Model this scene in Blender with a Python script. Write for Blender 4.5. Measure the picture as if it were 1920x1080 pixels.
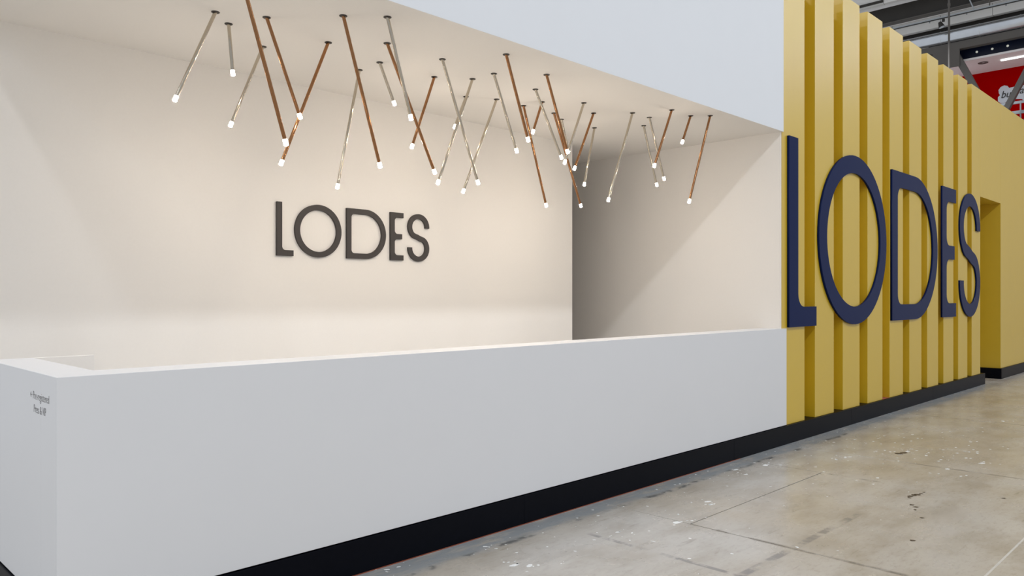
import bpy, bmesh, math, random
from mathutils import Vector, Matrix

for o in list(bpy.data.objects):
    bpy.data.objects.remove(o, do_unlink=True)
scene = bpy.context.scene
COL = scene.collection
R = math.radians
random.seed(7)

# ------------------------------------------------------------------ camera
EYE = 1.52
cam_d = bpy.data.cameras.new('camera')
cam = bpy.data.objects.new('camera', cam_d)
COL.objects.link(cam)
cam.location = (0, 0, EYE)
cam.rotation_euler = (R(90), 0, R(44.733 - 90))
cam_d.sensor_width = 36
cam_d.lens = 36 * 1446.4 / 1920
cam_d.shift_y = 14 / 1920
cam_d.clip_end = 200
scene.camera = cam

# ------------------------------------------------------------------ hall light
world = bpy.data.worlds.new('hall_ambience')
scene.world = world
world.use_nodes = True
bg = world.node_tree.nodes['Background']
bg.inputs['Color'].default_value = (0.90, 0.94, 1.0, 1)
bg.inputs['Strength'].default_value = 0.47
HIGH_BAY_AND_FILL_ROWS = ((-14.2, 40.0), (-3.2, 165.0), (7.8, 130.0))     # main row inferred from the cast shadows; weaker rows unseen, added as fill
for hx, hy, power in [(-30.0 + 5.5 * a, hy, power) for hy, power in HIGH_BAY_AND_FILL_ROWS for a in range(11)]:
    ld = bpy.data.lights.new('high_bay_and_fill_light', 'AREA')
    ld.shape = 'DISK'
    ld.size = 0.6
    ld.energy = power
    ld.color = (0.92, 0.955, 1.0)
    lo = bpy.data.objects.new('high_bay_and_fill_light', ld)
    lo.location = (hx, hy, 9.5)
    COL.objects.link(lo)

vs = scene.view_settings
vs.view_transform = 'Standard'
vs.look = 'None'
vs.gamma = 1
vs.use_curve_mapping = False
vs.exposure = 0.24


# ------------------------------------------------------------------ materials
def mat(name, color, rough=0.5, metal=0.0, spec=0.5, emit=None, estr=0.0):
    m = bpy.data.materials.new(name)
    m.use_nodes = True
    b = m.node_tree.nodes['Principled BSDF']
    b.inputs['Base Color'].default_value = (*color, 1)
    b.inputs['Roughness'].default_value = rough
    b.inputs['Metallic'].default_value = metal
    b.inputs['Specular IOR Level'].default_value = spec
    if emit:
        b.inputs['Emission Color'].default_value = (*emit, 1)
        b.inputs['Emission Strength'].default_value = estr
    return m


def grain(m, scale=40.0, amount=0.06, bump=0.0, stretch=(1, 1, 1)):
    """fine procedural variation of colour and relief on a plain material"""
    nt = m.node_tree
    b = nt.nodes['Principled BSDF']
    base = tuple(b.inputs['Base Color'].default_value)
    g = nt.nodes.new('ShaderNodeNewGeometry')
    mp = nt.nodes.new('ShaderNodeMapping')
    mp.inputs['Scale'].default_value = stretch
    n = nt.nodes.new('ShaderNodeTexNoise')
    n.inputs['Scale'].default_value = scale
    n.inputs['Detail'].default_value = 4
    nt.links.new(g.outputs['Position'], mp.inputs['Vector'])
    nt.links.new(mp.outputs['Vector'], n.inputs['Vector'])
    mx = nt.nodes.new('ShaderNodeMix')
    mx.data_type = 'RGBA'
    mx.inputs[6].default_value = tuple(c * (1 - amount) for c in base[:3]) + (1,)
    mx.inputs[7].default_value = tuple(min(1, c * (1 + amount)) for c in base[:3]) + (1,)
    nt.links.new(n.outputs['Fac'], mx.inputs[0])
    nt.links.new(mx.outputs[2], b.inputs['Base Color'])
    if bump:
        bp = nt.nodes.new('ShaderNodeBump')
        bp.inputs['Strength'].default_value = bump
        bp.inputs['Distance'].default_value = 0.002
        nt.links.new(n.outputs['Fac'], bp.inputs['Height'])
        nt.links.new(bp.outputs['Normal'], b.inputs['Normal'])
    return m


M = {}
M['laminate'] = grain(mat('white_laminate', (0.745, 0.745, 0.755), 0.42), 3, 0.012)
M['fascia'] = grain(mat('white_fascia_paint', (0.78, 0.80, 0.83), 0.6), 3, 0.012)
M['niche'] = grain(mat('warm_white_paint', (0.82, 0.79, 0.75), 0.75, spec=0.3), 60, 0.015, 0.04)
M['yellow'] = grain(mat('ochre_yellow_paint', (0.65, 0.430, 0.008), 0.42, spec=1.0), 6, 0.03)
M['yellow'].node_tree.nodes['Principled BSDF'].inputs['Coat Weight'].default_value = 0.55
M['yellow'].node_tree.nodes['Principled BSDF'].inputs['Coat Roughness'].default_value = 0.35
M['plinth'] = grain(mat('black_plinth_board', (0.003, 0.0036, 0.0065), 0.36, spec=0.07), 25, 0.2)
M['navy'] = grain(mat('navy_satin_lacquer', (0.004, 0.012, 0.066), 0.24, spec=0.06), 80, 0.08)
M['taupe'] = grain(mat('dark_taupe_paint', (0.046, 0.039, 0.036), 0.6), 80, 0.08)
M['champagne'] = grain(mat('champagne_metal', (0.56, 0.50, 0.41), 0.17, metal=1), 90, 0.05)
M['copper'] = grain(mat('copper_metal', (0.37, 0.18, 0.082), 0.20, metal=1), 90, 0.06)
M['canopy'] = grain(mat('dark_bronze_canopy', (0.03, 0.024, 0.02), 0.5), 90, 0.1)
M['bulb'] = mat('lit_opal_glass', (0.9, 0.88, 0.82), 0.3, emit=(1.0, 0.87, 0.72), estr=28.0)
M['lens'] = mat('lit_end_lens', (0.9, 0.88, 0.82), 0.3, emit=(1.0, 0.87, 0.72), estr=540.0)
M['ink'] = grain(mat('grey_print', (0.17, 0.165, 0.17), 0.7), 90, 0.1)
M['film'] = grain(mat('rust_red_film', (0.26, 0.07, 0.035), 0.5), 30, 0.2)
M['pinkfilm'] = grain(mat('pink_red_film', (0.38, 0.10, 0.09), 0.5), 30, 0.2)
M['joint'] = grain(mat('joint_dirt', (0.040, 0.033, 0.026), 0.9), 60, 0.3)
M['filler'] = grain(mat('pale_joint_filler', (0.52, 0.49, 0.43), 0.8), 30, 0.15)
M['fleck'] = grain(mat('white_paint_fleck', (0.80, 0.81, 0.80), 0.6), 60, 0.05)
M['drip'] = grain(mat('dark_brown_drip', (0.065, 0.045, 0.028), 0.5), 60, 0.2)
M['panelgrey'] = grain(mat('pale_roof_panel', (0.80, 0.79, 0.77), 0.7), 1.2, 0.06)
M['voiddark'] = grain(mat('dark_brown_steel', (0.030, 0.026, 0.022), 0.6), 2.0, 0.25)
M['steel'] = grain(mat('brown_grey_steel', (0.115, 0.105, 0.095), 0.55), 2.0, 0.12)
M['galv'] = grain(mat('galvanised_duct', (0.74, 0.77, 0.81), 0.25, metal=1.0), 4, 0.08)
M['galvdull'] = grain(mat('galvanised_tray', (0.40, 0.43, 0.45), 0.45, metal=0.6), 6, 0.1)
M['navyvoid'] = grain(mat('dark_blue_panel', (0.004, 0.010, 0.040), 0.4), 2, 0.25)
M['soffit'] = grain(mat('white_soffit_panel', (0.93, 0.89, 0.88), 0.6), 2, 0.02)
M['red'] = grain(mat('red_wall_paint', (0.46, 0.0, 0.0), 0.8, spec=0.02), 1.5, 0.08)
M['signwhite'] = grain(mat('white_sign_plate', (0.75, 0.80, 0.86), 0.5), 4, 0.03)
M['tube'] = mat('lit_tube', (0.9, 0.95, 0.95), 0.3, emit=(0.92, 1.0, 0.97), estr=2.2)
M['spotglass'] = mat('small_lit_lamp', (0.8, 0.8, 0.7), 0.3, emit=(0.9, 0.92, 0.8), estr=0.3)
M['platform'] = grain(mat('pale_platform_floor', (0.74, 0.73, 0.71), 0.6), 8, 0.06)


def concrete_material():
    m = bpy.data.materials.new('worn_concrete')
    m.use_nodes = True
    nt = m.node_tree
    N, Lk = nt.nodes, nt.links
    b = N['Principled BSDF']
    geo = N.new('ShaderNodeNewGeometry')
    pos = geo.outputs['Position']
    sep = N.new('ShaderNodeSeparateXYZ')
    Lk.new(pos, sep.inputs[0])

    def noise(scale, detail=4, rough=0.55, stretch=None, off=0.0):
        n = N.new('ShaderNodeTexNoise')
        n.inputs['Scale'].default_value = scale
        n.inputs['Detail'].default_value = detail
        n.inputs['Roughness'].default_value = rough
        mp = N.new('ShaderNodeMapping')
        mp.inputs['Location'].default_value = (off, off * 1.7, 0)
        if stretch:
            mp.inputs['Scale'].default_value = stretch
        Lk.new(pos, mp.inputs['Vector'])
        Lk.new(mp.outputs[0], n.inputs['Vector'])
        return n.outputs['Fac']

    def ramp(fac, a, c):
        mr = N.new('ShaderNodeMapRange')
        mr.interpolation_type = 'SMOOTHSTEP'
        mr.inputs['From Min'].default_value = a
        mr.inputs['From Max'].default_value = c
        Lk.new(fac, mr.inputs['Value'])
        return mr.outputs[0]

    def math2(op, a, c):
        n = N.new('ShaderNodeMath')
        n.operation = op
        for k, v in enumerate((a, c)):
            if isinstance(v, (int, float)):
                n.inputs[k].default_value = v
            else:
                Lk.new(v, n.inputs[k])
        return n.outputs[0]

    def mixc(fac, a, c):
        n = N.new('ShaderNodeMix')
        n.data_type = 'RGBA'
        if isinstance(fac, float):
            n.inputs[0].default_value = fac
        else:
            Lk.new(fac, n.inputs[0])
        for k, v in ((6, a), (7, c)):
            if isinstance(v, tuple):
                n.inputs[k].default_value = (*v, 1)
            else:
                Lk.new(v, n.inputs[k])
        return n.outputs[2]

    big = ramp(noise(0.55, 3, 0.5), 0.34, 0.66)
    col = mixc(big, (0.44, 0.39, 0.32), (0.495, 0.47, 0.435))
    mid = ramp(noise(1.7, 5, 0.6, (1, 2.2, 1), 3.1), 0.40, 0.68)
    col = mixc(math2('MULTIPLY', mid, 0.55), col, (0.315, 0.275, 0.22))
    pale = ramp(noise(1.1, 5, 0.62, None, 9.3), 0.52, 0.74)
    col = mixc(math2('MULTIPLY', pale, 0.60), col, (0.54, 0.51, 0.47))
    fine = ramp(noise(16, 6, 0.7, (1, 2.5, 1)), 0.48, 0.74)
    col = mixc(math2('MULTIPLY', fine, 0.30), col, (0.20, 0.17, 0.13))
    # scuffs
    scuff = ramp(noise(5.0, 5, 0.65, (0.7, 4.5, 1), 5.0), 0.60, 0.72)
    col = mixc(math2('MULTIPLY', scuff, 0.35), col, (0.17, 0.145, 0.11))

    def strip(axis_out, centre, half, soft, brk_scale, lo, hi, off):
        d = math2('ABSOLUTE', math2('SUBTRACT', axis_out, centre), 0)
        s = ramp(d, half + soft, half)
        return math2('MULTIPLY', s, ramp(noise(brk_scale, 4, 0.6, None, off), lo, hi))

    def between(axis_out, a, c, soft=0.05):
        return math2('MULTIPLY', ramp(axis_out, a - soft, a + soft), ramp(axis_out, c + soft, c - soft))

    X, Y = sep.outputs['X'], sep.outputs['Y']
    # old tape residue lines
    s1 = math2('MULTIPLY', strip(X, 3.84, 0.012, 0.014, 9, 0.42, 0.60, 1.0), between(Y, 1.9, 3.1))
    s2 = math2('MULTIPLY', strip(Y, 2.065, 0.018, 0.014, 5, 0.42, 0.58, 2.0), between(X, 3.8, 5.5))
    s3 = math2('MULTIPLY', strip(X, 6.57, 0.010, 0.010, 5, 0.42, 0.58, 4.0), between(Y, 2.3, 2.75))
    st = math2('MAXIMUM', math2('MAXIMUM', s1, s2), s3)
    col = mixc(math2('MULTIPLY', st, 0.75), col, (0.19, 0.18, 0.18))
    # grime gathered along the open joints
    g1 = math2('MULTIPLY', strip(X, 4.48, 0.008, 0.022, 5, 0.40, 0.60, 6.0), between(Y, 0.6, 2.75))
    g2 = math2('MULTIPLY', strip(X, 7.51, 0.006, 0.016, 4, 0.36, 0.56, 8.0), between(Y, 0.2, 2.4))
    g3 = math2('MULTIPLY', strip(X, 10.63, 0.006, 0.020, 4, 0.36, 0.56, 9.0), between(Y, 0.2, 3.3))
    gg = math2('MAXIMUM', math2('MAXIMUM', g1, g2), g3)
    col = mixc(math2('MULTIPLY', gg, 0.60), col, (0.12, 0.095, 0.07))
    # blue-grey band along the plinth with a dark broken outer edge
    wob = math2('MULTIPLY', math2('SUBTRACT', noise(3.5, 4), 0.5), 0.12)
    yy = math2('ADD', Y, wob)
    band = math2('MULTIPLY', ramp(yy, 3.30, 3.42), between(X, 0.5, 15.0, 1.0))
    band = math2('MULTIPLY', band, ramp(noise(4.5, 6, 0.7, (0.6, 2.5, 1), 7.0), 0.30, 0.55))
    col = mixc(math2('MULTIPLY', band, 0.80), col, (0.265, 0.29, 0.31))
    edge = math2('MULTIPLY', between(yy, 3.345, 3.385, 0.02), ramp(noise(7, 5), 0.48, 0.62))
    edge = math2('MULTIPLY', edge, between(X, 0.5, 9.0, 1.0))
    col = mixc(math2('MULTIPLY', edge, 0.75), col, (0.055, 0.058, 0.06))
    Lk.new(col, b.inputs['Base Color'])
    rr = N.new('ShaderNodeMapRange')
    rr.inputs['To Min'].default_value = 0.14
    rr.inputs['To Max'].default_value = 0.38
    Lk.new(noise(2.2, 5, 0.6, None, 12.0), rr.inputs['Value'])
    Lk.new(rr.outputs[0], b.inputs['Roughness'])
    bp = N.new('ShaderNodeBump')
    bp.inputs['Strength'].default_value = 0.12
    bp.inputs['Distance'].default_value = 0.003
    Lk.new(noise(22, 5, 0.6), bp.inputs['Height'])
    Lk.new(bp.outputs['Normal'], b.inputs['Normal'])
    return m


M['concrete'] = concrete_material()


# ------------------------------------------------------------------ helpers
def link(o, parent=None):
    COL.objects.link(o)
    if parent is not None:
        o.parent = parent
        o.matrix_parent_inverse = Matrix.Translation(-parent.location)
    return o


def tag(o, label=None, cat=None, group=None, kind=None):
    if label:
        o['label'] = label
    if cat:
        o['category'] = cat
    if group:
        o['group'] = group
    if kind:
        o['kind'] = kind
    return o


def empty(name, loc):
    o = bpy.data.objects.new(name, None)
    o.location = loc
    o.empty_display_size = 0.1
    COL.objects.link(o)
    return o


def mesh_obj(name, me, m, parent=None, loc=(0, 0, 0), rot=(0, 0, 0)):
    o = bpy.data.objects.new(name, me)
    if m is not None and not me.materials:
        me.materials.append(m)
    o.location = loc
    o.rotation_euler = rot
    return link(o, parent)


def box(name, x0, x1, y0, y1, z0, z1, m, parent=None, bevel=0.0):
    cx, cy, cz = (x0 + x1) / 2, (y0 + y1) / 2, z0
    bm = bmesh.new()
    bmesh.ops.create_cube(bm, size=1)
    for v in bm.verts:
        v.co = Vector((v.co.x * (x1 - x0), v.co.y * (y1 - y0), (v.co.z + 0.5) * (z1 - z0)))
    if bevel:
        bmesh.ops.bevel(bm, geom=bm.edges[:], offset=bevel, segments=2, affect='EDGES', profile=0.5)
    me = bpy.data.meshes.new(name)
    bm.to_mesh(me)
    bm.free()
    return mesh_obj(name, me, m, parent, (cx, cy, cz))


def flat_shape(name, loops, depth, m, parent=None, loc=(0, 0, 0), rot=(0, 0, 0)):
    """polygons (outer loops and holes) filled and extruded by depth along local +Z"""
    cu = bpy.data.curves.new(name, 'CURVE')
    cu.dimensions = '2D'
    cu.fill_mode = 'BOTH'
    cu.extrude = depth / 2
    for lp in loops:
        s = cu.splines.new('POLY')
        s.points.add(len(lp) - 1)
        for p, q in zip(s.points, lp):
            p.co = (q[0], q[1], 0, 1)
        s.use_cyclic_u = True
    tmp = bpy.data.objects.new('tmp', cu)
    COL.objects.link(tmp)
    dg = bpy.context.evaluated_depsgraph_get()
    me = bpy.data.meshes.new_from_object(tmp.evaluated_get(dg))
    bpy.data.objects.remove(tmp, do_unlink=True)
    bpy.data.curves.remove(cu)
    me.name = name
    me.transform(Matrix.Translation((0, 0, depth / 2)))
    me.materials.clear()
    bm = bmesh.new()
    bm.from_mesh(me)
    bmesh.ops.remove_doubles(bm, verts=bm.verts[:], dist=1e-5)
    bmesh.ops.recalc_face_normals(bm, faces=bm.faces[:])
    bm.to_mesh(me)
    bm.free()
    return mesh_obj(name, me, m, parent, loc, rot)


def lathe_mesh(name, prof, n=16, smooth=True):
    """prof: (radius, z) pairs from one end to the other"""
    bm = bmesh.new()
    rings = []
    for r, z in prof:
        if r < 1e-6:
            rings.append([bm.verts.new((0, 0, z))])
        else:
            rings.append([bm.verts.new((r * math.cos(2 * math.pi * k / n), r * math.sin(2 * math.pi * k / n), z)) for k in range(n)])
    for a, c in zip(rings, rings[1:]):
        for k in range(n):
            k2 = (k + 1) % n
            if len(a) == 1:
                bm.faces.new((a[0], c[k2], c[k]))
            elif len(c) == 1:
                bm.faces.new((a[k], a[k2], c[0]))
            else:
                bm.faces.new((a[k], a[k2], c[k2], c[k]))
    bmesh.ops.recalc_face_normals(bm, faces=bm.faces[:])
    if smooth:
        for fc in bm.faces:
            fc.smooth = True
        for e in bm.edges:
            if len(e.link_faces) == 2 and e.calc_face_angle(0) > R(40):
                e.smooth = False
    me = bpy.data.meshes.new(name)
    bm.to_mesh(me)
    bm.free()
    return me


def bar(name, p, q, w, h, m, parent=None):
    """rectangular bar from p to q, w across and h deep"""
    p, q = Vector(p), Vector(q)
    d = q - p
    z = d.normalized()
    x = Vector((1, 0, 0))
    y = z.cross(x).normalized()
    x = y.cross(z).normalized()
    bm = bmesh.new()
    bmesh.ops.create_cube(bm, size=1)
    c = (p + q) / 2
    for v in bm.verts:
        v.co = x * (v.co.x * h) + y * (v.co.y * w) + z * (v.co.z * d.length)
    me = bpy.data.meshes.new(name)
    bm.to_mesh(me)
    bm.free()
    return mesh_obj(name, me, m, parent, c)


def tube_between(name, p, q, r, m, parent=None, n=10, prof=None):
    p, q = Vector(p), Vector(q)
    L = (q - p).length
    me = lathe_mesh(name, prof(L) if prof else [(0, 0), (r, 0), (r, L), (0, L)], n)
    o = mesh_obj(name, me, m, parent, p)
    o.rotation_mode = 'QUATERNION'
    o.rotation_quaternion = (q - p).to_track_quat('Z', 'Y')
    return o


# ------------------------------------------------------------------ floor
YP = 3.55            # front of the plinth
floor = box('floor', -8, 44, -7, 9, -0.06, -0.006, M['joint'])
tag(floor, kind='structure')
g = 0.0046
GH = 0.0065


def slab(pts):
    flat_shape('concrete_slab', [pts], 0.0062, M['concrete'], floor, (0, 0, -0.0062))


def rect(x0, x1, y0, y1, gy0=g, gy1=g):
    slab([(x0 + g, y0 + gy0), (x1 - g, y0 + gy0), (x1 - g, y1 - gy1), (x0 + g, y1 - gy1)])


xs = [-8, -4.64, -1.60, 1.44, 4.48, 7.51, 10.63, 15.25, 18.3, 24, 30, 36, 44]
for i in range(len(xs) - 1):
    a, c = xs[i], xs[i + 1]
    rect(a, c, -7, -2.2)
    rect(a, c, -2.2, 1.12, gy1=GH)
    if a == 4.48:
        rect(a, 6.57, 2.77, 9)
        slab([(a + g, 1.12 + GH), (c - g, 1.12 + GH), (c - g, 9 - g), (6.57 + g, 9 - g), (6.57 + g, 2.77 - g), (a + g, 2.77 - g)])
    elif a >= 15.25:
        rect(a, c, 1.12, 3.0, gy0=GH)
        rect(a, c, 3.0, 3.53)
        rect(a, c, 3.53, 9)
    else:
        rect(a, c, 1.12, 9, gy0=GH)
box('joint_filler', -8, 44, 1.1135, 1.1265, -0.006, -0.0008, M['filler'], floor)

# ------------------------------------------------------------------ white fascia, niche walls and ceiling
ZC = 3.185
TOP = 5.018
YF = 3.556
XL = 0.935
XR = 7.50
YB = 5.497
fascia = box('wall_fascia', XL, 7.512, YF, YF + 0.10, ZC, TOP, M['fascia'])
tag(fascia, kind='structure')
ceil = box('ceiling', XL + 0.1, XR + 0.05, YF + 0.10, 7.3, ZC, ZC + 0.08, M['niche'])
tag(ceil, kind='structure')
box('ceiling_edge', XL + 0.0005, 7.512, YF + 0.0005, YF + 0.10, ZC - 0.0015, ZC, M['niche'], ceil)
wb = box('wall_back', XL, 6.489, YB, YB + 0.08, 0, ZC, M['niche'])
tag(wb, kind='structure')
wr = box('wall_return', XR, XR + 0.014, YF + 0.025, 7.3, 0, ZC, M['niche'])
tag(wr, kind='structure')
wl = box('wall_left_light_block', XL, XL + 0.08, YB + 0.08, 7.3, 0, ZC, M['niche'])  # unseen, added to keep hall light out from behind the back wall
box('fascia_side', XL, XL + 0.1, YF + 0.1, 7.3, ZC, TOP, M['fascia'], fascia)
tag(wl, kind='structure')
wx = box('wall_rear_light_block', XL + 0.08, XR, 7.2, 7.3, 0, ZC, M['niche'])  # unseen, closes the passage so no light leaks in from the rear
tag(wx, kind='structure')
pf = box('floor_platform', XL + 0.22, XR, 3.81, 7.2, 0, 0.12, M['platform'])
tag(pf, kind='structure')

# ------------------------------------------------------------------ yellow slatted wall, doorway, far wall
YS = 3.575
wy = box('wall_front', 7.60, 14.90, YS + 0.25, YS + 0.31, 0.19, 4.93, M['yellow'])
tag(wy, kind='structure')
box('slat', 7.515, 8.043, YS, YS + 0.25, 0.19, TOP, M['yellow'], wy, 0.002)
for i in range(9):
    x0 = 8.304 + 0.7622 * i
    x1 = x0 + 0.506 if i < 8 else 14.918
    box('slat', x0, x1, YS, YS + 0.25, 0.19, TOP, M['yellow'], wy, 0.002)
# passage to the right of the slats: lintel and the block beyond it, made of wide panels
wf = box('wall_far', 16.285, 21.9, YS + 0.02, YS + 1.6, 0.19, TOP, M['yellow'])
tag(wf, kind='structure')
box('lintel_panel', 14.92, 16.281, YS, YS + 1.6, 3.2, TOP, M['yellow'], wf, 0.0015)
for a, c in ((16.284, 18.0), (18.003, 19.8), (19.803, 21.9)):
    box('wall_panel', a, c, YS, YS + 0.02, 0.19, TOP, M['yellow'], wf, 0.0015)
wj = box('wall_jamb', 14.50, 14.918, YS + 0.25, YS + 1.6, 0.19, TOP, M['yellow'])
tag(wj, kind='structure')
wd = box('wall_passage', 14.918, 16.285, YS + 1.6, YS + 1.68, 0, TOP, M['yellow'])
tag(wd, kind='structure')

# plinths
pl = empty('baseboard_front', (7.8, YP, 0))
tag(pl, kind='structure')
for a, c in ((0.925, 3.7), (3.701, 6.49), (6.491, 9.27), (9.271, 12.30), (12.301, 15.125)):
    box('plinth_board', a, c, YP, YP + 0.018, 0.0, 0.189, M['plinth'], pl, 0.0015)
box('plinth_core', 7.58, 15.12, YP + 0.018, YS + 0.31, 0, 0.189, M['plinth'], pl)
box('plinth_core', 0.943, 7.58, YP + 0.030, YP + 0.22, 0, 0.183, M['plinth'], pl)
box('plinth_board', 0.925, 0.943, YP + 0.018, 4.79, 0, 0.189, M['plinth'], pl, 0.0015)
box('film_strip', 1.8, 6.6, YP - 0.006, YP - 0.0005, 0.0, 0.004, M['film'], pl)
for a, c in ((10.35, 11.1), (11.6, 11.9), (12.36, 12.62)):
    box('film_scrap', a + 0.02, min(c, a + 0.34), YP + 0.03, YS + 0.20, 0.189, 0.1905, M['pinkfilm'], pl)
p2 = empty('baseboard_far', (19, YP, 0))
tag(p2, kind='structure')
for a, c in ((16.25, 18.6), (18.602, 21.9)):
    box('plinth_board', a, c, YP, YP + 0.025, 0, 0.189, M['plinth'], p2, 0.0015)
box('plinth_board', 16.23, 16.285, YP + 0.0, YS + 1.6, 0, 0.189, M['plinth'], p2, 0.0015)

# ------------------------------------------------------------------ reception counter
CT = 1.183
ct = empty('reception_counter', (4.2, 3.67, 0.19))
tag(ct, 'long white L-shaped reception counter on a black plinth in front of the niche', 'counter')


box('front_panel', 0.935, 7.583, 3.5585, 3.79, 0.196, CT - 0.0005, M['laminate'], ct, 0.0015)
box('side_panel', 0.935, 1.142, 3.79, 4.79, 0.196, CT - 0.0005, M['laminate'], ct, 0.0015)
box('wing_panel', 1.142, 1.442, 4.765, 4.79, 0.12, CT - 0.0005, M['niche'], ct, 0.0015)
for x0, y0, x1, y1 in ((0.96, 3.60, 7.55, 3.76), (0.96, 3.80, 1.12, 4.76)):
    box('support_rail', x0, x1, y0, y1, 0.183, 0.196, M['plinth'], ct)


def text_mesh(name, body, size, xscale, m, parent, loc, rot, depth=0.0008, shear=0.0, offset=0.0):
    cu = bpy.data.curves.new(name, 'FONT')
    cu.body = body
    cu.size = size
    cu.shear = shear
    cu.offset = offset
    cu.extrude = depth / 2
    tmp = bpy.data.objects.new('tmp', cu)
    COL.objects.link(tmp)
    dg = bpy.context.evaluated_depsgraph_get()
    me = bpy.data.meshes.new_from_object(tmp.evaluated_get(dg))
    bpy.data.objects.remove(tmp, do_unlink=True)
    bpy.data.curves.remove(cu)
    me.materials.clear()
    xsv = [v.co.x for v in me.vertices]
    w = max(xsv) - min(xsv)
    if xscale < 0:          # negative: fit to this width
        k = -xscale / w
    else:
        k = xscale
    for v in me.vertices:
        v.co.x = (v.co.x - min(xsv)) * k
        v.co.z += depth / 2
    return mesh_obj(name, me, m, parent, loc, rot)


TR = (R(90), 0, R(-90))
text_mesh('lettering', 'Pre-registered', 0.052, -0.245, M['ink'], ct, (0.9349, 3.912, 1.063), TR, offset=-0.0011)
text_mesh('lettering', 'Press & VIP', 0.052, -0.185, M['ink'], ct, (0.9349, 3.898, 1.005), TR, offset=-0.0011)
flat_shape('arrow', [[(0, 0.012), (0.011, 0.024), (0.013, 0.022), (0.006, 0.0135), (0.030, 0.0135), (0.030, 0.0105),
                      (0.006, 0.0105), (0.013, 0.002), (0.011, 0.0)]], 0.0008, M['ink'], ct, (0.9349, 3.956, 1.068), TR)


# ------------------------------------------------------------------ letters
def arc(cx, cy, r, a0, a1, n=24, ry=None):
    ry = r if ry is None else ry
    return [(cx + r * math.cos(R(a0 + (a1 - a0) * k / n)), cy + ry * math.sin(R(a0 + (a1 - a0) * k / n))) for k in range(n + 1)]


def fillet(pts):
    """pts: (x, y, r); r > 0 rounds that corner"""
    out = []
    n = len(pts)
    for i, (x, y, r) in enumerate(pts):
        if r <= 0:
            out.append((x, y))
            continue
        p = Vector((x, y))
        a = (Vector(pts[i - 1][:2]) - p).normalized()
        c = (Vector(pts[(i + 1) % n][:2]) - p).normalized()
        half = a.angle(c) / 2
        d = r / math.tan(half)
        ctr = p + (a + c).normalized() * (r / math.sin(half))
        s, e = p + a * d - ctr, p + c * d - ctr
        a0 = math.atan2(s.y, s.x)
        a1 = math.atan2(e.y, e.x)
        while a1 - a0 > math.pi:
            a1 -= 2 * math.pi
        while a1 - a0 < -math.pi:
            a1 += 2 * math.pi
        for k in range(7):
            t = a0 + (a1 - a0) * k / 6
            out.append((ctr.x + r * math.cos(t), ctr.y + r * math.sin(t)))
    return out


T = 0.106
FR = 0.07


def letter_loops(ch, w):
    if ch == 'L':
        return [fillet([(0, 0, 0), (w, 0, 0), (w, T, 0), (T, T, FR), (T, 1, 0), (0, 1, 0)])]
    if ch == 'O':
        o = [(0.5 * w + 0.5 * w * math.cos(2 * math.pi * k / 72), 0.5 + 0.507 * math.sin(2 * math.pi * k / 72)) for k in range(72)]
        i = [(0.5 * w + (0.5 * w - T) * math.cos(-2 * math.pi * k / 72), 0.5 + (0.507 - T) * math.sin(-2 * math.pi * k / 72)) for k in range(72)]
        return [o, i]
    if ch == 'D':
        s = w - 0.5
        o = [(0, 0)] + arc(s, 0.5, 0.5, -90, 90, 36) + [(0, 1)]
        inner = [(T, T, FR)] + [(x, y, 0) for x, y in arc(s, 0.5, 0.5 - T, -90, 90, 36)] + [(T, 1 - T, FR)]
        return [o, fillet(inner)[::-1]]
    if ch == 'E':
        m = w * 0.89
        h = T / 2
        return [fillet([(0, 0, 0), (w, 0, 0), (w, T, 0), (T, T, FR), (T, .5 - h, FR), (m, .5 - h, 0), (m, .5 + h, 0),
                        (T, .5 + h, FR), (T, 1 - T, FR), (w, 1 - T, 0), (w, 1, 0), (0, 1, 0)])]
    # S: a stroke of constant width along a smooth centre line
    rx = (w - T) / 2
    ry = (1.02 - T) / 4
    cl = []
    A1 = 218
    n = 30
    for k in range(n + 1):
        a = R(-4 + (A1 + 4) * k / n)
        cl.append(Vector((rx * math.cos(a), ry + ry * math.sin(a))))
    p0 = cl[-1]
    t0 = Vector((-rx * math.sin(R(A1)), ry * math.cos(R(A1)))).normalized()
    p3 = Vector((0, 0))
    t3 = Vector((0.90, -0.43)).normalized()
    Lh = (p3 - p0).length * 0.42
    for k in range(1, 11):
        t = k / 10
        q = p0 * (1 - t) ** 3 + (p0 + t0 * Lh) * 3 * t * (1 - t) ** 2 + (p3 - t3 * Lh) * 3 * t * t * (1 - t) + p3 * t ** 3
        cl.append(q)
    cl = cl + [Vector((-v.x, -v.y)) for v in cl[-2::-1]]
    left, right = [], []
    for k, p in enumerate(cl):
        d = (cl[min(k + 1, len(cl) - 1)] - cl[max(k - 1, 0)]).normalized()
        nrm = Vector((-d.y, d.x))
        left.append(p + nrm * T / 2)
        right.append(p - nrm * T / 2)
    lp = left + right[::-1]
    return [[(v.x + w / 2, v.y + 0.5) for v in lp]]


def word(spans, z0, h, yface, depth, m, name, labels, group):
    for ch, (a, c), lab in zip('LODES', spans, labels):
        w = (c - a) / h
        loops = [[(x * h, y * h) for x, y in lp] for lp in letter_loops(ch, w)]
        o = flat_shape(name, loops, depth, m, None, (a, yface + depth, z0), (R(90), 0, 0))
        tag(o, lab, 'letter', group)


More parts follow.
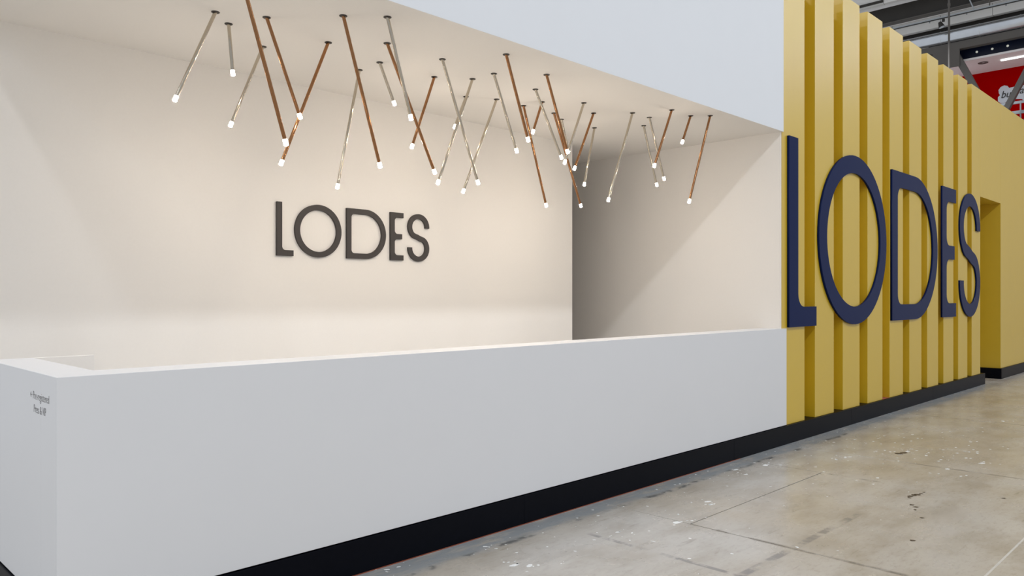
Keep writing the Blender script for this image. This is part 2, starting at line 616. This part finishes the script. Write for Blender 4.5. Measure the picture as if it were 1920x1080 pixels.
word(((7.627, 8.286), (8.356, 10.402), (10.614, 12.507), (12.736, 13.43), (13.641, 14.815)), 1.192, 1.972, YS - 0.026, 0.026,
     M['navy'], 'sign_letter',
     ['big navy letter L at the near end of the yellow slats',
      'big navy letter O, widest round letter on the yellow slats',
      'big navy letter D in the middle of the yellow slats',
      'big navy letter E between D and S on the yellow slats',
      'big navy letter S beside the doorway on the yellow slats'], 'big navy letters on the yellow slats')
word(((2.952, 3.094), (3.107, 3.531), (3.583, 3.979), (4.028, 4.168), (4.220, 4.459)), 1.829, 0.418, YB - 0.02, 0.02,
     M['taupe'], 'logo_letter',
     ['small dark grey letter L of the word on the niche back wall',
      'small dark grey letter O of the word on the niche back wall',
      'small dark grey letter D of the word on the niche back wall',
      'small dark grey letter E of the word on the niche back wall',
      'small dark grey letter S of the word on the niche back wall'], 'small dark letters on the niche wall')

# ------------------------------------------------------------------ rod pendants
RODR = 0.0105
rod_mesh, bulb_mesh = {}, {}
canopy_mesh = lathe_mesh('canopy', [(0, 0), (0.024, 0), (0.024, -0.003), (0.020, -0.0055), (0, -0.0055)], 20)
canopy_mesh.materials.append(M['canopy'])
for L in (0.3, 0.6, 0.9):
    for key in 'sc':
        me = lathe_mesh('rod', [(0, -0.002), (RODR, -0.002), (RODR, -(L - 0.030)), (RODR * 0.96, -(L - 0.029)), (RODR * 0.96, -(L - 0.020)), (0, -(L - 0.020))], 16)
        me.materials.append(M['champagne' if key == 's' else 'copper'])
        rod_mesh[L, key] = me
    r = 0.0125
    me = lathe_mesh('diffuser', [(0, -(L - 0.0195)), (r * 0.9, -(L - 0.0195)), (r, -(L - 0.016)), (r, -(L + 0.0095)), (r * 0.93, -(L + 0.0125)), (r * 0.70, -(L + 0.0145)), (r * 0.38, -(L + 0.0160)), (0, -(L + 0.0165))], 12)
    me.materials.append(M['bulb'])
    me.materials.append(M['lens'])
    for fc in me.polygons:
        if fc.center.z < -(L + 0.0105):
            fc.material_index = 1
    bulb_mesh[L] = me

RODS = [
    (1.993, 4.426, 1.758, 2.627, 's', 'champagne rod pendant leaning left, its bulb the leftmost of all pendants'),
    (2.136, 4.561, 2.163, 2.885, 's', 'short champagne rod pendant hanging almost straight down near the left end'),
    (1.787, 3.711, 2.051, 2.324, 'c', 'long copper rod pendant running out of the top edge, leftmost copper one'),
    (2.247, 4.294, 2.467, 2.632, 'c', 'copper rod pendant leaning right, bulb in front of a left-leaning copper rod'),
    (2.494, 4.817, 2.276, 2.640, 's', 'champagne rod pendant leaning left, canopy hidden behind the leftmost copper rod'),
    (2.755, 4.431, 2.420, 2.356, 'c', 'long copper rod pendant leaning left, bulb above grey letter L'),
    (2.555, 3.945, 2.818, 2.329, 'c', 'long copper rod pendant leaning right, bulb above grey letter D'),
    (3.252, 4.807, 3.066, 2.312, 's', 'long champagne rod pendant, bulb close above grey letter O'),
    (3.037, 4.169, 3.442, 2.379, 'c', 'long copper rod pendant leaning right, bulb above right of grey letter S'),
    (2.753, 3.776, 2.927, 2.616, 's', 'pale rod pendant leaning right, crossing in front of a long copper rod'),
    (3.250, 4.550, 3.375, 2.920, 's', 'short champagne rod pendant leaning right, left of a crossing pale and copper rod'),
    (3.757, 4.554, 3.539, 2.615, 'c', 'copper rod pendant leaning left, crossing behind a long copper rod'),
    (3.517, 4.175, 3.857, 2.354, 's', 'long champagne rod pendant leaning right, crossing two long left-leaning champagne rods'),
    (4.000, 4.390, 3.650, 2.337, 's', 'long champagne rod pendant leaning left, bulb just under a copper rod bulb'),
    (4.316, 4.818, 4.192, 2.911, 's', 'short champagne rod pendant half hidden behind two crossing champagne rods'),
    (4.557, 4.699, 4.167, 2.339, 's', 'long champagne rod pendant leaning left, lowest bulb right of the grey word'),
    (4.017, 4.171, 4.260, 2.641, 's', 'champagne rod pendant leaning right, alone just left of the copper cluster'),
    (3.757, 3.779, 3.976, 2.631, 'c', 'copper rod pendant leaning right, canopy nearest the fascia at mid-ceiling'),
    (4.877, 4.690, 5.172, 2.337, 'c', 'long copper rod pendant leaning right, lowest bulb left of the wall corner'),
    (4.896, 4.485, 4.775, 2.898, 'c', 'short copper rod pendant leaning left, bulb beside another copper rod bulb'),
    (4.560, 4.251, 4.884, 2.666, 's', 'champagne rod pendant leaning right, leftmost bulb of the cluster at the wall corner'),
    (4.316, 3.909, 4.556, 2.639, 'c', 'copper rod pendant leaning right, topmost bulb of the cluster at the wall corner'),
    (5.272, 4.684, 5.655, 2.371, 'c', 'long copper rod pendant crossing the wall corner, bulb low to its right'),
    (5.505, 4.797, 5.608, 2.896, 's', 'short champagne rod pendant, bulb hidden behind the cluster at the wall corner'),
    (5.172, 4.250, 4.914, 2.625, 's', 'champagne rod pendant leaning left, lowest bulb of the trio left of the corner'),
    (5.527, 4.427, 5.245, 2.624, 'c', 'copper rod pendant leaning left, bulb right on the wall corner line'),
    (6.016, 4.808, 5.861, 2.616, 's', 'champagne rod pendant leaning slightly left, first champagne bulb right of the corner'),
    (5.768, 4.168, 5.405, 2.347, 's', 'long champagne rod pendant leaning left alone before the recess wall'),
    (6.280, 4.404, 6.497, 2.640, 's', 'champagne rod pendant leaning right, left and lower of a parallel pair'),
    (6.026, 4.163, 6.269, 2.640, 's', 'champagne rod pendant leaning right, right and higher of a parallel pair'),
    (5.925, 3.852, 5.652, 2.651, 'c', 'copper rod pendant leaning left across a parallel pair of champagne rods'),
    (6.242, 3.854, 6.097, 2.915, 'c', 'short copper rod pendant leaning left, second canopy from the right end'),
    (6.364, 3.722, 5.999, 2.348, 'c', 'long copper rod pendant leaning left, rightmost of all pendants'),
]
for x, y, x2, z2, key, lab in RODS:
    dx, dz = x2 - x, ZC - z2
    L = min((0.3, 0.6, 0.9), key=lambda v: abs(v - math.hypot(dx, dz)))
    ang = math.atan2(dx, dz)
    e = empty('rod_pendant', (x, y, ZC))
    tag(e, lab, 'pendant lamp', 'tilted rod pendants on the niche ceiling')
    for nm, me, rot in (('canopy', canopy_mesh, 0), ('rod', rod_mesh[L, key], -ang), ('diffuser', bulb_mesh[L], -ang)):
        o = bpy.data.objects.new(nm, me)
        o.rotation_euler = (0, rot, 0)
        COL.objects.link(o)
        o.parent = e

# ------------------------------------------------------------------ hall beyond the stand
roof = box('ceiling_hall', 27.0, 44.0, -4.0, 22.0, 13.6, 13.8, M['panelgrey'])
tag(roof, kind='structure')
wh = box('wall_hall', 44.0, 44.2, -7.0, 22.0, 0, 13.6, M['panelgrey'])
tag(wh, kind='structure')
# roof panels between the girders, seen from below
for k, (x0, z0, x1, z1) in enumerate(((29.0, 11.98, 29.2, 12.62), (29.9, 10.98, 30.1, 11.40))):
    for j in range(9):
        ya = 2.0 + 1.6 * j
        box('roof_panel', x0 + 0.002 * (j % 2), x1, ya + 0.008, ya + 1.592, z0, z1, M['panelgrey'], roof)
tb = empty('dark_roof_beam', (29.6, 9, 11.45))
tag(tb, 'dark brown roof beam above the cable tray and duct', 'beam')
box('web', 29.62, 29.72, 2, 16, 11.42, 12.02, M['voiddark'], tb)
box('flange', 29.50, 29.84, 2, 16, 11.40, 11.425, M['steel'], tb)

tr = empty('cable_tray', (29.5, 8.5, 11.3))
tag(tr, 'thin galvanised cable tray running along the pale roof panels', 'cable tray')
box('tray', 29.40, 29.52, 5.4, 14, 11.11, 11.16, M['galvdull'], tr)
box('cable', 29.39, 29.41, 5.4, 14, 11.085, 11.112, M['voiddark'], tr)
for k in range(7):
    yy = 5.9 + 1.15 * k
    box('bracket', 29.44, 29.48, yy + 0.4, yy + 0.43, 11.05, 11.115, M['galvdull'], tr)

bar('hanger', (29.46, 7.56, 12.05), (29.46, 7.22, 11.10), 0.035, 0.03, M['galvdull'], tr)
box('hanger', 29.44, 29.47, 6.77, 6.80, 11.13, 13.6, M['steel'], tr)
box('purlin', 28.93, 28.985, 10.0, 16.0, 12.02, 12.10, M['voiddark'], tb)
dk = empty('air_duct', (30, 8, 10.6))
tag(dk, 'large round silver ventilation duct under the hall roof', 'duct')
DZ, DR = 10.595, 0.22
yy = 1.2
while yy < 16:
    me = lathe_mesh('duct_section', [(0, 0), (DR, 0), (DR, 1.19), (0, 1.19)], 40)
    mesh_obj('duct_section', me, M['galv'], dk, (30, yy, DZ), (R(-90), 0, 0))
    me = lathe_mesh('duct_collar', [(DR - .01, 0), (DR + 0.012, 0), (DR + 0.012, 0.03), (DR - .01, 0.03)], 40)
    mesh_obj('duct_collar', me, M['galv'], dk, (30, yy + 1.175, DZ), (R(-90), 0, 0))
    yy += 1.2
box('support_beam', 30.25, 30.55, 1.2, 16, 10.86, 11.19, M['voiddark'], dk)

gr = empty('steel_truss', (30, 8, 10))
tag(gr, 'brown grey steel lattice truss with slanting braces behind the yellow wall', 'truss')
box('top_chord', 30.0, 30.25, 1.0, 16, 10.10, 10.36, M['steel'], gr)
box('gusset_plate', 30.0, 30.03, 7.82, 9.5, 9.50, 10.10, M['steel'], gr)
box('gusset_hole', 29.995, 30.0, 8.68, 8.80, 10.02, 10.09, M['voiddark'], gr)
bar('brace', (30.135, 8.12, 10.3), (30.135, 6.80, 7.40), 0.20, 0.2, M['steel'], gr)
bar('brace', (30.135, 5.20, 10.3), (30.135, 6.64, 7.40), 0.17, 0.2, M['steel'], gr)
box('bottom_chord', 30.0, 30.25, 1.0, 16, 7.05, 7.35, M['steel'], gr)

rd = tube_between('hanger_rod', (26.9, 7.31, 8.4), (26.9, 7.31, 13.6), 0.02, M['steel'], None, 10,
                  lambda L: [(0, 0), (0.040, 0), (0.040, 0.05), (0.030, 0.06), (0.030, 2.2), (0.042, 2.22), (0.042, 2.30), (0.030, 2.32), (0.030, L), (0, L)])
tag(rd, 'thin vertical steel hanger rod in front of the silver duct', 'rod')

sp = empty('spotlight', (29.46, 8.2, 10.9))
tag(sp, 'small dark spotlight under the roof beside the hanger rod', 'spotlight')
box('bracket', 29.43, 29.49, 8.14, 8.22, 10.99, 11.083, M['voiddark'], sp)
me = lathe_mesh('housing', [(0, 0.19), (0.05, 0.19), (0.07, 0.12), (0.10, 0.0), (0.085, 0.0), (0.05, 0.08), (0, 0.08)], 18)
mesh_obj('housing', me, M['voiddark'], sp, (29.46, 8.23, 10.82), (R(-20), 0, 0))
me = lathe_mesh('reflector', [(0, 0.05), (0.05, 0.05), (0.095, -0.004), (0.09, -0.004), (0, 0.03)], 18)
mesh_obj('reflector', me, M['galv'], sp, (29.46, 8.23, 10.82), (R(-20), 0, 0))

mz = empty('red_stand', (31.5, 6.5, 7))
tag(mz, 'red exhibition stand with white soffit and white sign behind the yellow wall', 'stand')
sf = box('soffit', 30.30, 32.45, 2.5, 8.6, 9.71, 9.78, M['soffit'], mz)
box('dark_band', 30.65, 30.75, 2.5, 9.0, 9.78, 10.7, M['navyvoid'], mz)
for yy in (7.45, 6.98, 6.52):
    me = lathe_mesh('band_lamp', [(0, 0), (0.04, 0), (0.03, 0.03), (0, 0.035)], 12)
    mesh_obj('band_lamp', me, M['spotglass'], mz, (30.65, yy, 10.05), (0, R(-90), 0))
me = lathe_mesh('ceiling_speaker', [(0.05, 0), (0.16, 0), (0.16, -0.012), (0.14, -0.018), (0.06, -0.01), (0.05, 0)], 24)
mesh_obj('ceiling_speaker', me, M['steel'], mz, (30.95, 7.33, 9.709))
tb2 = box('tube_lamp', 30.98, 31.06, 3.6, 6.80, 9.67, 9.709, M['tube'], mz)
rw = box('red_wall', 32.35, 32.45, 2.5, 8.6, 0.0, 9.71, M['red'], mz)
# white sign plate: round head over a bowl, with dark script
def ring(cx, cy, r, n=28):
    return [(cx + r * math.cos(2 * math.pi * k / n), cy + r * math.sin(2 * math.pi * k / n)) for k in range(n)]
SR = (R(90), 0, R(-90))
sg = flat_shape('sign_plate', [[(0.02, 0.10), (0.10, 0.02), (0.20, 0.0), (0.32, 0.05), (0.38, 0.16), (0.38, 0.30), (0.60, 0.36), (0.60, 0.54),
                                (0.37, 0.52), (0.32, 0.60), (0.22, 0.64), (0.11, 0.60), (0.04, 0.50), (0.05, 0.38), (0.09, 0.31), (0.02, 0.24)]],
                0.04, M['signwhite'], mz, (32.35, 7.20, 8.47), SR)
sg2 = flat_shape('sign_plate', [[(0.0, 0.20), (0.12, 0.62), (0.60, 0.70), (0.60, -0.35), (0.35, -0.25), (0.34, 0.0), (0.22, 0.16)]],
                 0.04, M['signwhite'], mz, (32.35, 6.66, 8.36), SR)
text_mesh('script', 'bur', 0.36, 0.85, M['voiddark'], mz, (32.305, 7.07, 8.66), SR, 0.01, 0.3)
text_mesh('script', 'a', 0.36, 0.85, M['voiddark'], mz, (32.305, 6.50, 8.72), SR, 0.01, 0.3)
rl = empty('gallery_railing', (31, 6.4, 8))
tag(rl, 'grey metal railing in front of the red wall at the far right', 'railing')
box('rail', 31.0, 31.06, 2, 8.4, 8.10, 8.19, M['galvdull'], rl)
box('rail', 31.0, 31.06, 2, 8.4, 7.75, 7.86, M['galvdull'], rl)
for k in range(4):
    box('post', 31.01, 31.05, 2.2 + 2.0 * k, 2.24 + 2.0 * k, 6.9, 8.2, M['galvdull'], rl)


# ------------------------------------------------------------------ flecks and drips on the concrete
def blob(bm, x, y, rx, ry, rot, z=0.0006):
    n = 7
    vs_ = []
    for k in range(n):
        a = 2 * math.pi * k / n
        s = random.uniform(0.55, 1.15)
        u, v = rx * s * math.cos(a), ry * s * math.sin(a)
        vs_.append(bm.verts.new((x + u * math.cos(rot) - v * math.sin(rot), y + u * math.sin(rot) + v * math.cos(rot), z)))
    bm.faces.new(vs_)


def stuff(name, bm, m, label, cat):
    bmesh.ops.recalc_face_normals(bm, faces=bm.faces[:])
    me = bpy.data.meshes.new(name)
    bm.to_mesh(me)
    bm.free()
    o = mesh_obj(name, me, m)
    tag(o, label, cat, kind='stuff')


FLECKS = [(8.05, 2.55, .05), (8.15, 2.50, .03), (8.2, 3.0, .025), (7.9, 2.15, .015), (7.95, 1.9, .05), (7.4, 2.85, .04), (7.2, 2.9, .03), (6.75, 2.9, .02),
          (6.5, 3.25, .05), (6.15, 3.35, .05), (6.05, 3.2, .03), (5.05, 2.98, .05), (5.0, 2.92, .03), (4.95, 3.05, .02), (4.62, 2.95, .02),
          (4.45, 2.85, .05), (4.55, 2.80, .03), (4.0, 3.0, .03), (4.05, 2.93, .02), (3.2, 3.4, .03), (3.1, 3.05, .05), (3.15, 2.98, .04),
          (10.8, 2.35, .06), (2.55, 3.5, .03), (2.62, 3.49, .02)]
bm = bmesh.new()
for x, y, s in FLECKS:
    blob(bm, x, y, s * 0.8, s * 0.45, random.uniform(-0.6, 0.6))
    for k in range(3):
        blob(bm, x + random.gauss(0, .07), y + random.gauss(0, .05), s * 0.25, s * 0.18, random.uniform(0, 3))
for k in range(190):
    x = random.uniform(2.2, 11.5)
    y = 3.5 - abs(random.gauss(0, 0.65))
    if y < 1.2:
        continue
    s = random.uniform(0.003, 0.011)
    blob(bm, x, y, s * 1.4, s, random.uniform(0, 3))
for k in range(85):
    s = random.uniform(0.006, 0.017)
    blob(bm, random.gauss(8.1, 0.8), min(3.4, random.gauss(2.6, 0.38)), s * 1.5, s, random.uniform(-0.5, 0.5))
stuff('paint_flecks', bm, M['fleck'], 'white paint flecks scattered over the concrete floor along the plinth', 'paint flecks')
bm = bmesh.new()
for x, y, s in ((6.02, 1.88, .022), (5.98, 1.84, .02), (5.90, 1.82, .018), (6.22, 1.96, .018), (6.27, 1.97, .03), (6.32, 1.955, .035), (6.36, 1.94, .03),
                (6.41, 1.935, .018), (6.47, 1.935, .014), (5.72, 1.72, .018), (5.15, 1.60, .022), (6.70, 1.45, .02), (7.88, 2.58, .05), (7.95, 2.56, .05)):
    blob(bm, x, y, s * 1.15, s * 0.8, random.uniform(-0.8, 0.8), 0.0007)
stuff('dried_drips', bm, M['drip'], 'curved trail of dark brown drips dried on the concrete floor', 'stain')
